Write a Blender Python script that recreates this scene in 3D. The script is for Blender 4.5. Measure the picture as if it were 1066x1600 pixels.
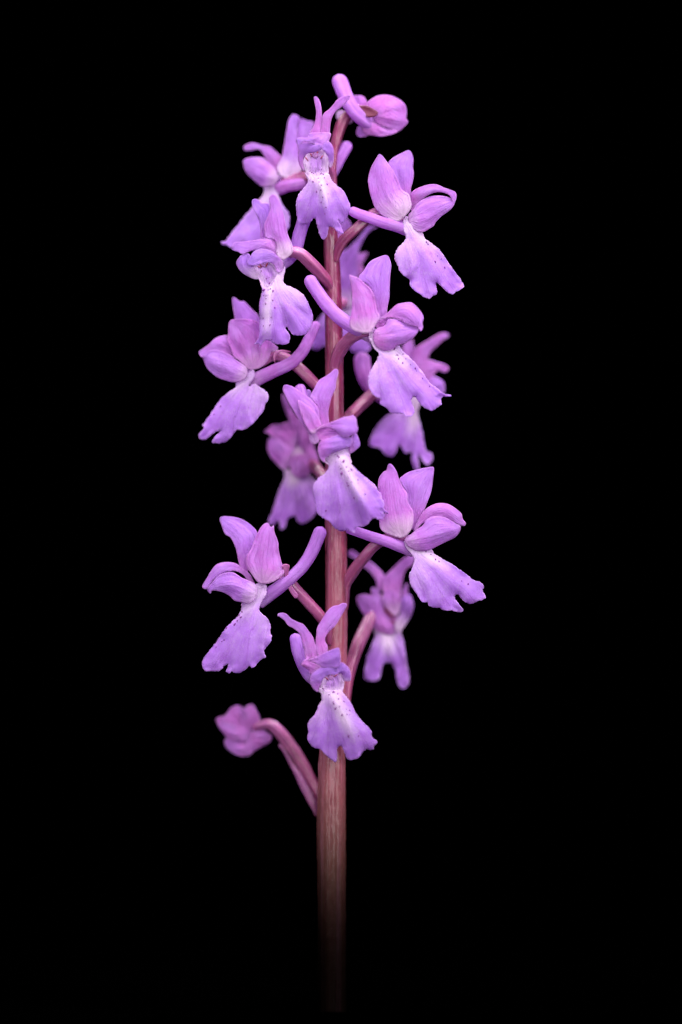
import bpy, math, random
import numpy as np
from mathutils import Vector, noise
from mathutils.geometry import delaunay_2d_cdt

random.seed(7); rng = np.random.default_rng(7)
for o in list(bpy.data.objects): bpy.data.objects.remove(o)
scn = bpy.context.scene
COL = scn.collection

# ------------------------------------------------------------------ camera
S = 0.00012            # metres for one photograph pixel in the plane of the stem
DC = 0.70              # camera distance from the stem
ZC = 780 * S           # camera height: the stem's cut end (row 1580) stands on z = 0
cam_d = bpy.data.cameras.new('camera'); cam = bpy.data.objects.new('camera', cam_d); COL.objects.link(cam)
cam.location = (0, -DC, ZC); cam.rotation_euler = (math.radians(90), 0, 0)
cam_d.sensor_fit = 'VERTICAL'; cam_d.sensor_height = 36.0
cam_d.lens = 36.0 * DC / (1600 * S)
cam_d.clip_start = 0.01; cam_d.clip_end = 20
FOCUS = 38
cam_d.dof.use_dof = True; cam_d.dof.focus_distance = DC - FOCUS * S; cam_d.dof.aperture_fstop = 2.5
scn.camera = cam

def W(px, py, d=0.0):
    """photograph pixel + distance in front of the stem plane (same unit) -> place in metres"""
    f = (DC - d * S) / DC
    return ((px - 533) * S * f, -d * S, ZC + (800 - py) * S * f)

# ------------------------------------------------------------------ dark studio and lamps
world = bpy.data.worlds.new('World'); scn.world = world; world.use_nodes = True
world.node_tree.nodes['Background'].inputs[0].default_value = (0, 0, 0, 1)
world.node_tree.nodes['Background'].inputs[1].default_value = 0.0
scn.view_settings.view_transform = 'Standard'; scn.view_settings.look = 'None'
scn.view_settings.exposure = 0.0; scn.view_settings.gamma = 1.0; scn.view_settings.use_curve_mapping = False

AIM = Vector(W(530, 500, 20)); EDGE = Vector(W(520, 1425, 0))
def spot(az, el, power, dist=0.85, rad=0.010, col=(1, 0.985, 0.995)):
    a, e = math.radians(az), math.radians(el)
    p = AIM + Vector((math.sin(a) * math.cos(e), -math.cos(a) * math.cos(e), math.sin(e))) * dist
    L = bpy.data.lights.new('spot_lamp', 'SPOT'); o = bpy.data.objects.new('spot_lamp', L); COL.objects.link(o)
    o.location = p; o.rotation_euler = (AIM - p).to_track_quat('-Z', 'Y').to_euler()
    L.energy = power; L.shadow_soft_size = rad; L.color = col
    half = (AIM - p).angle(EDGE - p)
    L.spot_size = 2 * half; L.spot_blend = 0.46
P = 7.5
for az, el, w in [(15, -10, .40), (-35, -6, .35), (-62, 20, .45), (-25, 14, .6), (12, 10, .9), (42, 16, 1.0), (74, 22, .80),
                  (-55, 46, .55), (-18, 42, .80), (20, 44, 1.15), (58, 48, 1.5),
                  (-30, 66, 1.3), (10, 67, 1.8), (48, 66, 2.0), (115, 52, 2.0), (-115, 50, 1.1), (180, 58, 1.7)]:
    spot(az, el, P * w)
fl = bpy.data.lights.new('fill_lamp', 'AREA'); fo = bpy.data.objects.new('fill_lamp', fl); COL.objects.link(fo)
fo.location = (0.25, -0.75, 0.25); fo.rotation_euler = (Vector((0, 0, 0.05)) - fo.location).to_track_quat('-Z', 'Y').to_euler()
fl.size = 0.3; fl.energy = 0.13

# ------------------------------------------------------------------ materials
def mat_new(name):
    m = bpy.data.materials.new(name); m.use_nodes = True
    nt = m.node_tree; return m, nt, nt.nodes, nt.nodes['Principled BSDF']
def nd(nt, typ, **kw):
    n = nt.nodes.new(typ)
    for k, v in kw.items(): setattr(n, k, v)
    return n
def mixc(nt, fac, a, b, blend='MIX'):
    n = nd(nt, 'ShaderNodeMix', data_type='RGBA', blend_type=blend)
    for sock, v in ((n.inputs[0], fac), (n.inputs[6], a), (n.inputs[7], b)):
        if hasattr(v, 'is_output'): nt.links.new(v, sock)
        elif isinstance(v, (int, float)): sock.default_value = v
        else: sock.default_value = (*v, 1)
    return n.outputs[2]
def mth(nt, op, a, b=0.0, c=0.0, clamp=False):
    n = nd(nt, 'ShaderNodeMath', operation=op, use_clamp=clamp)
    for i, v in enumerate((a, b, c)):
        if hasattr(v, 'is_output'): nt.links.new(v, n.inputs[i])
        else: n.inputs[i].default_value = v
    return n.outputs[0]
def attr(nt, name):
    return nd(nt, 'ShaderNodeAttribute', attribute_name=name).outputs['Fac']
def noise_t(nt, vec, scale, detail=3, rough=.55):
    n = nd(nt, 'ShaderNodeTexNoise'); n.inputs['Scale'].default_value = scale
    n.inputs['Detail'].default_value = detail; n.inputs['Roughness'].default_value = rough
    nt.links.new(vec, n.inputs['Vector']); return n.outputs[0]
def ramp01(nt, v, lo, hi):
    n = nd(nt, 'ShaderNodeMapRange'); nt.links.new(v, n.inputs[0])
    n.inputs[1].default_value = lo; n.inputs[2].default_value = hi; return n.outputs[0]

def make_petal_mat():
    m, nt, N, b = mat_new('petal_tissue')
    pale, tint, lat, along, edge = (attr(nt, k) for k in ('pale', 'tint', 'lat', 'along', 'edge'))
    tc = nd(nt, 'ShaderNodeTexCoord').outputs['Object']
    # veins: noise stretched along the petal
    cv = nd(nt, 'ShaderNodeCombineXYZ'); nt.links.new(mth(nt, 'MULTIPLY', lat, 7.0), cv.inputs[0])
    nt.links.new(mth(nt, 'MULTIPLY', along, 1.1), cv.inputs[1]); nt.links.new(mth(nt, 'MULTIPLY', tint, 9.0), cv.inputs[2])
    vein = noise_t(nt, cv.outputs[0], 1.6, 3, .6)
    mott = noise_t(nt, tc, 420, 4, .6)
    cell = noise_t(nt, tc, 3800, 2, .5)
    base = mixc(nt, tint, (0.45, 0.205, 0.80), (0.64, 0.185, 0.67))
    base = mixc(nt, mth(nt, 'MULTIPLY', ramp01(nt, mott, .42, .66), .35), base, (0.64, 0.35, 0.90))
    base = mixc(nt, mth(nt, 'MULTIPLY', ramp01(nt, vein, .52, .72), .30), base, (0.33, 0.085, 0.52))
    base = mixc(nt, mth(nt, 'MULTIPLY', ramp01(nt, vein, .46, .30), .28), base, (0.70, 0.42, 0.94))
    ln = mth(nt, 'ABSOLUTE', mth(nt, 'SINE', mth(nt, 'ADD', mth(nt, 'MULTIPLY', lat, 10.0), mth(nt, 'MULTIPLY', vein, 3.0))))
    lnf = ramp01(nt, ln, .20, .0)
    base = mixc(nt, mth(nt, 'MULTIPLY', lnf, .20), base, (0.34, 0.06, 0.46))
    # pale zones (throat, midrib, downy sepal base) with a grainy border
    pf = mth(nt, 'ADD', mth(nt, 'ADD', pale, mth(nt, 'MULTIPLY', mth(nt, 'SUBTRACT', vein, .5), .6)), mth(nt, 'MULTIPLY', mth(nt, 'SUBTRACT', cell, .5), .55))
    pf = mth(nt, 'MULTIPLY', ramp01(nt, pf, .0, 1.0), ramp01(nt, pale, .0, .15))
    base = mixc(nt, pf, base, mixc(nt, tint, (0.86, 0.70, 0.90), (0.80, 0.54, 0.80)))
    # slightly lighter thin rim
    base = mixc(nt, mth(nt, 'MULTIPLY', ramp01(nt, edge, 1.6, .0), .30), base, (0.80, 0.48, 0.92))
    base = mixc(nt, mth(nt, 'MULTIPLY', ramp01(nt, cell, .55, .75), .12), base, (0.85, 0.72, 0.92))
    nt.links.new(base, b.inputs['Base Color'])
    nt.links.new(mth(nt, 'MULTIPLY_ADD', cell, .35, .32), b.inputs['Roughness']); b.inputs['Specular IOR Level'].default_value = .22
    tr = nd(nt, 'ShaderNodeBsdfTranslucent'); mx = nd(nt, 'ShaderNodeMixShader'); mx.inputs[0].default_value = .44
    nt.links.new(mixc(nt, .35, base, (0.86, 0.45, 0.95)), tr.inputs['Color'])
    nt.links.new(b.outputs[0], mx.inputs[1]); nt.links.new(tr.outputs[0], mx.inputs[2])
    nt.links.new(mx.outputs[0], [n for n in N if n.type == 'OUTPUT_MATERIAL'][0].inputs['Surface'])
    h = mth(nt, 'ADD', mth(nt, 'SUBTRACT', mth(nt, 'MULTIPLY', vein, .9), mth(nt, 'MULTIPLY', lnf, .25)), mth(nt, 'MULTIPLY', cell, .16))
    h = mth(nt, 'ADD', h, mth(nt, 'MULTIPLY', mott, .35))
    bp = nd(nt, 'ShaderNodeBump'); bp.inputs['Strength'].default_value = .8; bp.inputs['Distance'].default_value = .00022
    nt.links.new(h, bp.inputs['Height']); nt.links.new(bp.outputs[0], b.inputs['Normal']); nt.links.new(bp.outputs[0], tr.inputs['Normal'])
    return m

def make_stalk_mat(name, stops, ovary):
    m, nt, N, b = mat_new(name)
    along, lat = attr(nt, 'along'), attr(nt, 'lat')
    tc = nd(nt, 'ShaderNodeTexCoord').outputs['Object']
    cr = nd(nt, 'ShaderNodeValToRGB'); el = cr.color_ramp.elements
    el[0].position, el[0].color = stops[0][0], (*stops[0][1], 1)
    el[1].position, el[1].color = stops[-1][0], (*stops[-1][1], 1)
    for p_, c_ in stops[1:-1]:
        e_ = el.new(p_); e_.color = (*c_, 1)
    nt.links.new(along, cr.inputs[0])
    cv = nd(nt, 'ShaderNodeCombineXYZ'); nt.links.new(mth(nt, 'MULTIPLY', lat, 3.2 if not ovary else 3.0), cv.inputs[0])
    nt.links.new(mth(nt, 'MULTIPLY', along, 1.6 if not ovary else .8), cv.inputs[1])
    st = noise_t(nt, cv.outputs[0], 1.4, 3, .6)
    mott = noise_t(nt, tc, 500, 4, .65)
    c = mixc(nt, mth(nt, 'MULTIPLY', ramp01(nt, st, .5, .64), .45), cr.outputs[0], (0.44, 0.165, 0.28))
    c = mixc(nt, mth(nt, 'MULTIPLY', ramp01(nt, st, .47, .32), .6), c, (0.17, 0.010, 0.05))
    c = mixc(nt, mth(nt, 'MULTIPLY', ramp01(nt, mott, .5, .7), .15), c, (0.34, 0.13, 0.15))
    dots = noise_t(nt, tc, 2600, 2, .5)
    c = mixc(nt, mth(nt, 'MULTIPLY', ramp01(nt, dots, .62, .72), .22), c, (0.66, 0.40, 0.46))
    nt.links.new(c, b.inputs['Base Color'])
    b.inputs['Roughness'].default_value = .30; b.inputs['Specular IOR Level'].default_value = .5
    b.inputs['Subsurface Weight'].default_value = .25; b.inputs['Subsurface Scale'].default_value = .0008
    b.inputs['Subsurface Radius'].default_value = (1.0, .3, .35)
    bp = nd(nt, 'ShaderNodeBump'); bp.inputs['Strength'].default_value = .5; bp.inputs['Distance'].default_value = .0002
    nt.links.new(mth(nt, 'ADD', st, mth(nt, 'MULTIPLY', dots, .2)), bp.inputs['Height']); nt.links.new(bp.outputs[0], b.inputs['Normal'])
    return m

def make_plain(name, col, rough=.5, spec=.4):
    m, nt, N, b = mat_new(name)
    tc = nd(nt, 'ShaderNodeTexCoord').outputs['Object']
    n = noise_t(nt, tc, 2500, 3)
    nt.links.new(mixc(nt, mth(nt, 'MULTIPLY', n, .5), col, tuple(c * .45 for c in col)), b.inputs['Base Color'])
    b.inputs['Roughness'].default_value = rough; b.inputs['Specular IOR Level'].default_value = spec
    return m

M_PETAL = make_petal_mat()
M_STEM = make_stalk_mat('stem_skin', [(0, (0.14, 0.07, 0.05)), (.16, (0.20, 0.08, 0.065)), (.27, (0.28, 0.075, 0.10)), (.55, (0.27, 0.048, 0.105)), (.8, (0.20, 0.018, 0.08)), (1, (0.22, 0.024, 0.095))], False)
M_OVARY = make_stalk_mat('ovary_skin', [(0, (0.23, 0.03, 0.105)), (.5, (0.27, 0.055, 0.17)), (1, (0.36, 0.09, 0.31))], True)
M_SPOT = make_plain('papilla_purple', (0.19, 0.02, 0.24), .6)
M_DEEP = make_plain('throat_crimson', (0.13, 0.008, 0.045), .5)
M_RED = make_plain('anther_red', (0.45, 0.06, 0.11), .5)
mb, nt, N, b_ = mat_new('black_velvet')
n_ = noise_t(nt, nd(nt, 'ShaderNodeTexCoord').outputs['Object'], 300, 2)
nt.links.new(mixc(nt, n_, (0.0, 0.0, 0.0), (0.0003, 0.0003, 0.0003)), b_.inputs['Base Color'])
b_.inputs['Specular IOR Level'].default_value = 0; b_.inputs['Roughness'].default_value = 1
M_BLACK = mb

# ------------------------------------------------------------------ mesh helpers
def link(name, me, mat, parent=None):
    me.materials.append(mat)
    o = bpy.data.objects.new(name, me); COL.objects.link(o)
    if parent: o.parent = parent
    return o
def mesh_of(name, co, faces, attrs=None):
    me = bpy.data.meshes.new(name); me.from_pydata([tuple(c) for c in co], [], faces)
    for k, v in (attrs or {}).items():
        a = me.attributes.new(k, 'FLOAT', 'POINT'); a.data.foreach_set('value', np.asarray(v, np.float32))
    me.polygons.foreach_set('use_smooth', [True] * len(me.polygons)); me.update()
    return me

def catmull(P, closed, n_sub=12):
    P = np.asarray(P, float); n = len(P); out = []
    for i in range(n if closed else n - 1):
        if closed: p0, p1, p2, p3 = P[i - 1], P[i], P[(i + 1) % n], P[(i + 2) % n]
        else: p1, p2 = P[i], P[i + 1]; p0 = P[i - 1] if i else 2 * p1 - p2; p3 = P[i + 2] if i + 2 < n else 2 * p2 - p1
        k1 = .5 * (p2 - p0); k2 = .5 * (p3 - p1)
        # keep tangents no longer than the chord, so uneven spacing makes no loops
        L = np.linalg.norm(p2 - p1) + 1e-9
        for k in (k1, k2):
            l = np.linalg.norm(k)
            if l > L: k *= L / l
        for t in np.linspace(0, 1, n_sub, endpoint=False):
            out.append((2*t**3 - 3*t**2 + 1) * p1 + (t**3 - 2*t**2 + t) * k1 + (-2*t**3 + 3*t**2) * p2 + (t**3 - t**2) * k2)
    if not closed: out.append(P[-1])
    return np.array(out)
def resample(P, step, closed):
    Q = np.vstack([P, P[:1]]) if closed else P
    s = np.r_[0, np.cumsum(np.linalg.norm(np.diff(Q, axis=0), axis=1))]
    n = max(4, int(round(s[-1] / step)))
    t = np.linspace(0, s[-1], n + 1)[:n] if closed else np.linspace(0, s[-1], n + 1)
    return np.stack([np.interp(t, s, Q[:, k]) for k in range(Q.shape[1])], 1)
def seg_dist(X, A, B):
    """distance of points X to segments AB: (dist, param, index, side)"""
    d = B - A; L2 = (d**2).sum(1) + 1e-12
    t = np.clip((((X[:, None] - A) * d).sum(2)) / L2, 0, 1)
    q = A + t[..., None] * d; r = X[:, None] - q
    D = np.sqrt((r**2).sum(2)); i = D.argmin(1); k = np.arange(len(X))
    side = np.sign(d[i, 0] * r[k, i, 1] - d[i, 1] * r[k, i, 0])
    return D[k, i], t[k, i], i, side
def sstep(x, a, b):
    t = np.clip((x - a) / (b - a), 0, 1); return t * t * (3 - 2 * t)

BSC = .55
TINT = dict(lateral_sepal=.68, dorsal_sepal=.56, petal=.45, lip=.14, throat=.35, bract=.9)
PBASE = dict(lateral_sepal=.75, dorsal_sepal=.15, petal=.35, lip=1.0, throat=.9, bract=0)

def petal(parent, kind, Z, D, flat, mid, d0, d1, bulge, o, pink=0.0):
    x0, y0, s = Z
    P = np.array(flat, float).reshape(-1, 2) / s + (x0, y0)
    mid = np.array(mid, float).reshape(-1, 2) / s + (x0, y0)
    seed = int(abs(P.sum() * 13)) % 10007
    lr = np.random.default_rng(seed)
    bd = resample(catmull(P, True), 1.5, True)
    if kind == 'lip':          # finely frayed margin
        bd = bd + lr.normal(0, .4, bd.shape)
    h = o.get('h', 2.5)
    lo, hi = bd.min(0), bd.max(0); G = []
    r = 0; y = lo[1]
    while y < hi[1]:
        for x in np.arange(lo[0] + (h / 2 if r % 2 else 0), hi[0], h): G.append((x, y))
        y += h * .866; r += 1
    G = np.array(G) + lr.uniform(-.25, .25, (len(G), 2))
    nb = len(bd); A, B = bd, np.roll(bd, -1, 0)
    # keep the grid points inside the outline
    ins = np.zeros(len(G), bool)
    for a, b in zip(A, B):
        c = ((a[1] > G[:, 1]) != (b[1] > G[:, 1]))
        ins ^= c & (G[:, 0] < (b[0] - a[0]) * (G[:, 1] - a[1]) / (b[1] - a[1] + 1e-12) + a[0])
    G = G[ins]; dd = seg_dist(G, A, B)[0]; G = G[dd > h * .5]
    V = np.vstack([bd, G])
    vo, eo, fo, *_ = delaunay_2d_cdt([Vector(v) for v in V], [(i, (i + 1) % nb) for i in range(nb)], [], 1, 1e-4)
    X = np.array([tuple(v) for v in vo]); F = np.array([f for f in fo if len(f) == 3])
    e, tb, ib, _ = seg_dist(X, A, B); arc = ib + tb
    # shape coordinates along / across the midrib
    M = resample(catmull(mid, False), 2.0, False) if len(mid) > 2 else np.stack([np.linspace(mid[0, k], mid[1, k], 24) for k in (0, 1)], 1)
    dm, tm, im, sd = seg_dist(X, M[:-1], M[1:])
    al = (im + tm) / (len(M) - 1); lat = dm * sd
    Lm = np.linalg.norm(np.diff(M, axis=0), axis=1).sum()
    hw = np.abs(lat) + e; latn = lat / (hw + 1.0)
    # smooth dome
    nbr_a = np.r_[F[:, 0], F[:, 1], F[:, 2], F[:, 1], F[:, 2], F[:, 0]]; nbr_b = np.r_[F[:, 1], F[:, 2], F[:, 0], F[:, 0], F[:, 1], F[:, 2]]
    deg = np.bincount(nbr_a, minlength=len(X)).clip(1)
    def smooth(f, n, pin=None):
        for _ in range(n):
            g = np.bincount(nbr_a, weights=f[nbr_b], minlength=len(X)) / deg
            f = .4 * f + .6 * g
            if pin is not None: f = np.where(pin, 0, f)
        return f
    em = max(e.max(), 1e-3)
    dome = 1 - (1 - e / em)**2
    dome = smooth(dome, 20, e < .05); dome /= max(dome.max(), 1e-6)
    d = D + d0 + (d1 - d0) * al + o.get('curl', 0) * 4 * al * (1 - al) + bulge * {'lateral_sepal': .38, 'lip': .42}.get(kind, BSC) * dome
    d += o.get('tilt', 0) * lat
    d -= o.get('fold', 0) * np.sqrt(lat**2 + 9)
    w = o.get('w', 9)
    d += o.get('ridge', 0) * np.exp(-(lat / w)**2) * sstep(al, -.05, .2)
    if kind not in ('lip', 'throat'):
        d -= .9 * np.exp(-(lat / 1.3)**2) * np.clip(e / 5, 0, 1) * (1 - .5 * al) * lr.choice([1, -1, 1])
        d += o.get('rimlift', lr.uniform(.3, 1.5)) * np.exp(-(e / 2.6)**2)
    # ruffled margin, fan-like folds, slow unevenness
    ra = o.get('ruffle', 1.6 if kind == 'lip' else .9); ph = lr.uniform(0, 6.28, 4)
    rim = (1 - np.clip(e / (.55 * em), 0, 1))**2
    sl = arc * 1.5
    d += ra * rim * (.7 * np.sin(sl / 5.6 + ph[0]) + .3 * np.sin(sl / 3.1 + ph[1]) + 1.1 * np.sin(sl / 12 + ph[2])) * (.3 + .7 * al)
    fa = o.get('flute', 1.3 if kind == 'lip' else .8)
    fan = np.arctan2(lat, al * Lm + .15 * Lm)
    d += fa * np.sin(fan * (17 if kind == 'lip' else 13) + ph[3]) * np.clip(e / 6, 0, 1) * sstep(al, .1, .5)
    amp = o.get('lump', 1.3)
    d += amp * np.array([noise.noise(Vector((x / 27, y / 27, seed * .37))) for x, y in X])
    # pigment, plus cavity shade in the throat colour
    pb = o.get('pb', PBASE[kind]); tint = np.full(len(X), np.clip(o.get('tint', TINT[kind]) + pink + (.08 if kind in ('petal', 'dorsal_sepal', 'lateral_sepal') else .08), 0, 1.25))
    if kind == 'lip':
        ext = o.get('ext', .62)
        pale = pb * np.maximum(np.maximum((1 - sstep(al, .0, .58)) * .40, .10 * (1 - sstep(al, .5, 1))), np.maximum((1 - sstep(al, -.02, .26)) * .8, np.exp(-(lat / w)**2) * (1 - sstep(al, ext * .45, ext * 1.25)) * .88))
        pale = np.maximum(pale, .12 * pb * (1 - sstep(e, 0, 5)))
        tint = tint + .12 * sstep(al, .5, 0)
    elif kind == 'throat':
        pale = pb * (1 - .75 * sstep(e, .15 * em, .75 * em))  # less pale towards the centre: purple tissue and painted shade of the hollow
    else:
        pale = pb * (1 - sstep(al, .03, o.get('pe', .32)))
        tint = tint + .25 * np.exp(-(e / 1.5)**2) - .15 * sstep(al, .4, 1) + (.45 if pb < .25 else .1) * sstep(al, .5, .05)
    pale = pale + .10 * np.array([noise.noise(Vector((x / 9, y / 9, 3.1))) for x, y in X]) * (pale > .02)
    # closed shell, thinner at the rim
    f = (DC - d * S) / DC
    C = np.stack([(X[:, 0] - 533) * S * f, -d * S, ZC + (800 - X[:, 1]) * S * f], 1)
    fn = np.cross(C[F[:, 1]] - C[F[:, 0]], C[F[:, 2]] - C[F[:, 0]])
    flip = fn[:, 1].sum() > 0
    if flip: F = F[:, ::-1]; fn = -fn
    vn = np.zeros_like(C)
    for k in range(3): np.add.at(vn, F[:, k], fn)
    vn /= np.linalg.norm(vn, axis=1, keepdims=True) + 1e-15
    th = S * (o.get('thick', 1.35)) * (.30 + .70 * sstep(e, 0, 4))
    C2 = C - vn * th[:, None]; n = len(C)
    ec = {}
    for a, b, c in F:
        for u, v in ((a, b), (b, c), (c, a)): ec[(u, v)] = 1
    rimf = [(v, u, u + n, v + n) for (u, v) in ec if (v, u) not in ec]
    faces = [tuple(map(int, t)) for t in F] + [tuple(int(i) + n for i in t[::-1]) for t in F] + [tuple(map(int, t)) for t in rimf]
    dup = lambda a: np.r_[a, a]
    me = mesh_of(kind, np.vstack([C, C2]), faces, dict(pale=dup(pale), tint=dup(tint), lat=dup(latn if kind != 'lip' else fan * 1.2), along=dup(al + seed * .013 % 3), edge=dup(e)))
    ob = link(kind, me, M_DEEP if o.get('deep') else M_OVARY if kind == 'bract' else M_PETAL, parent)
    return ob, X, C, vn

def tube(name, parent, path, radii, mat, sides=20, groove=0.0, flat=1.0, pale=0.0, tint=.6, ribs=None, step=2.0, cap=True, twist=.004, amax=1.0, root_pale=0.0, close0=True):
    """path in photograph pixels and depth; radii in pixels"""
    P = np.array(path, float)
    R = np.interp(np.linspace(0, 1, len(P)), np.linspace(0, 1, len(radii)), radii)
    Q = np.column_stack([P, R])
    C = resample(catmull(Q, False), step, False)
    R = C[:, 3].copy(); C = C[:, :3]; m = len(C)
    if cap:                           # round both ends
        L = np.r_[0, np.cumsum(np.linalg.norm(np.diff(C, axis=0), axis=1))]
        for dist in ([L[-1] - L, L] if close0 else [L[-1] - L]):
            k = np.clip(dist / R, 0, 1); R = R * np.sqrt(np.clip(1 - (1 - k)**2, .0016, 1))
    T = np.gradient(C, axis=0); T /= np.linalg.norm(T, axis=1, keepdims=True)
    u = np.cross(T[0], (0, 0, 1.0)); u /= np.linalg.norm(u) + 1e-9   # across, seen from the front
    if np.cross(u, T[0])[2] < 0: u = -u
    co, al, la = [], [], []
    lump = random.random() * 50
    for i in range(m):
        u = u - T[i] * u.dot(T[i]); u /= np.linalg.norm(u); v = np.cross(u, T[i])
        for j in range(sides):
            a = 2 * math.pi * j / sides
            r = R[i]
            k = 1.0
            if groove: k -= groove * math.exp(-((math.remainder(a - math.pi / 2 - .15, 2 * math.pi)) / .38)**2) 
            if ribs: k += ribs * (math.cos(5 * a + .8 + twist * i) + .5 * math.cos(8 * a + 2 - .003 * i)) 
            k += .045 * noise.noise(Vector((C[i][0] / 15 + lump, C[i][1] / 15, j * .5)))
            w = C[i] + (u * math.cos(a) + v * math.sin(a) * flat) * r * k
            co.append(W(w[0], w[1], w[2])); al.append(amax * i / (m - 1)); la.append(a / 6.2832 * 2)
    f = []
    for i in range(m - 1):
        for j in range(sides):
            a, b = i * sides + j, i * sides + (j + 1) % sides
            f.append((a, b, b + sides, a + sides))
    f.append(tuple(range(sides))[::-1]); f.append(tuple(range((m - 1) * sides, m * sides)))
    n = len(co)
    # outward normals
    c0, c1, c2 = (np.array(co[k]) for k in f[len(f) // 2][:3])
    ctr = np.mean(co[(m // 2) * sides:(m // 2 + 1) * sides], axis=0)
    if np.cross(c1 - c0, c2 - c0).dot(c0 - ctr) < 0: f = [t[::-1] for t in f]
    la = np.array(la); la = np.abs(la - 1)      # seamless round the back
    me = mesh_of(name, co, f, dict(pale=(pale if not np.isscalar(pale) else np.full(n, pale)) if not root_pale else root_pale * (1 - sstep(np.array(al), .0, .22)), tint=np.full(n, tint), lat=la * 1.0, along=al, edge=np.full(n, 8.0)))
    return link(name, me, mat, parent)

def blobs(name, parent, Z, spots, ref, mat, r0, lift=.7, elong=1.0, dirv=None):
    """small raised papillae lying on a petal's surface (ref = that petal)"""
    x0, y0, s = Z; _, X, C, vn = ref
    co, faces = [], []
    for sp in spots:
        p = np.array(sp[:2], float) / s + (x0, y0); k = sp[2] if len(sp) > 2 else 1.0
        dd = ((X - p)**2).sum(1); i = dd.argsort()[:4]; wt = 1 / (dd[i] + .3); wt /= wt.sum()
        c = (C[i] * wt[:, None]).sum(0); n = (vn[i] * wt[:, None]).sum(0); n /= np.linalg.norm(n)
        g = np.array(W(p[0], p[1], -c[1] / S)); c = np.array((g[0], c[1], g[2]))
        ang = sp[3] if len(sp) > 3 else random.uniform(-.6, .6) + 1.57
        a = np.array((math.cos(ang), 0, math.sin(ang))); a -= n * a.dot(n); a /= np.linalg.norm(a); b = np.cross(n, a)
        ra = r0 * k * S * elong * random.uniform(1.0, 1.6); rb = r0 * k * S * random.uniform(.75, 1.05)
        base = len(co); co.append(c + n * S * (lift + .55 * r0 * k))
        for ring, (q, hh) in enumerate(((.7, .38), (1.0, -.3))):
            for j in range(9):
                t = 2 * math.pi * j / 9; jj = random.uniform(.88, 1.12)
                co.append(c + (a * math.cos(t) * ra + b * math.sin(t) * rb) * q * jj + n * S * (lift * .5 + hh * r0 * k))
        for j in range(9):
            j2 = (j + 1) % 9
            faces.append((base, base + 1 + j, base + 1 + j2)); faces.append((base + 1 + j, base + 10 + j, base + 10 + j2, base + 1 + j2))
    o = link(name, mesh_of(name, co, faces), mat, parent); o['kind'] = 'stuff'
    return o

# ------------------------------------------------------------------ setting
def backdrop():
    prof = [(-.45, -.0006), (.30, -.0006), (.42, .012), (.50, .06), (.54, .16), (.55, .35), (.55, .75)]
    prof = catmull(np.array(prof), False, 6); co, f = [], []
    for y, z in prof: co += [(-.7, y, z), (.7, y, z)]
    for i in range(len(prof) - 1): f.append((2*i, 2*i + 1, 2*i + 3, 2*i + 2))
    o = link('backdrop', mesh_of('backdrop', co, f), M_BLACK); o['kind'] = 'structure'
backdrop()

orchid = bpy.data.objects.new('orchid', None); COL.objects.link(orchid); orchid.location = W(519, 1580, 0)
orchid.empty_display_size = .01
orchid['label'] = 'single wild orchid spike of lilac spotted flowers on a reddish stem against black'
orchid['category'] = 'orchid'
bpy.context.view_layer.update()
# parts are written in world metres: keep them there under the moved parent
INV = orchid.matrix_world.inverted()

stem = tube('stem', orchid, [(519.5, 1582, 0), (519.5, 1450, 0), (518.5, 1290, 0), (519.5, 1200, 0), (522, 1100, 0), (526, 1000, 0), (526, 900, 0), (525, 800, 0),
                      (523.5, 700, 0), (523, 600, 0), (521.5, 500, 0), (519.5, 420, 0), (516, 350, 0), (517, 290, -2), (521, 240, -5), (527, 215, -8)],
            [22, 21.5, 22, 20.5, 17.5, 16.5, 16.3, 16, 14, 13.5, 13.2, 12.2, 10.2, 8, 6.5, 6], M_STEM, sides=56, ribs=.045, step=4, cap=False)
stem.matrix_parent_inverse = INV

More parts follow.
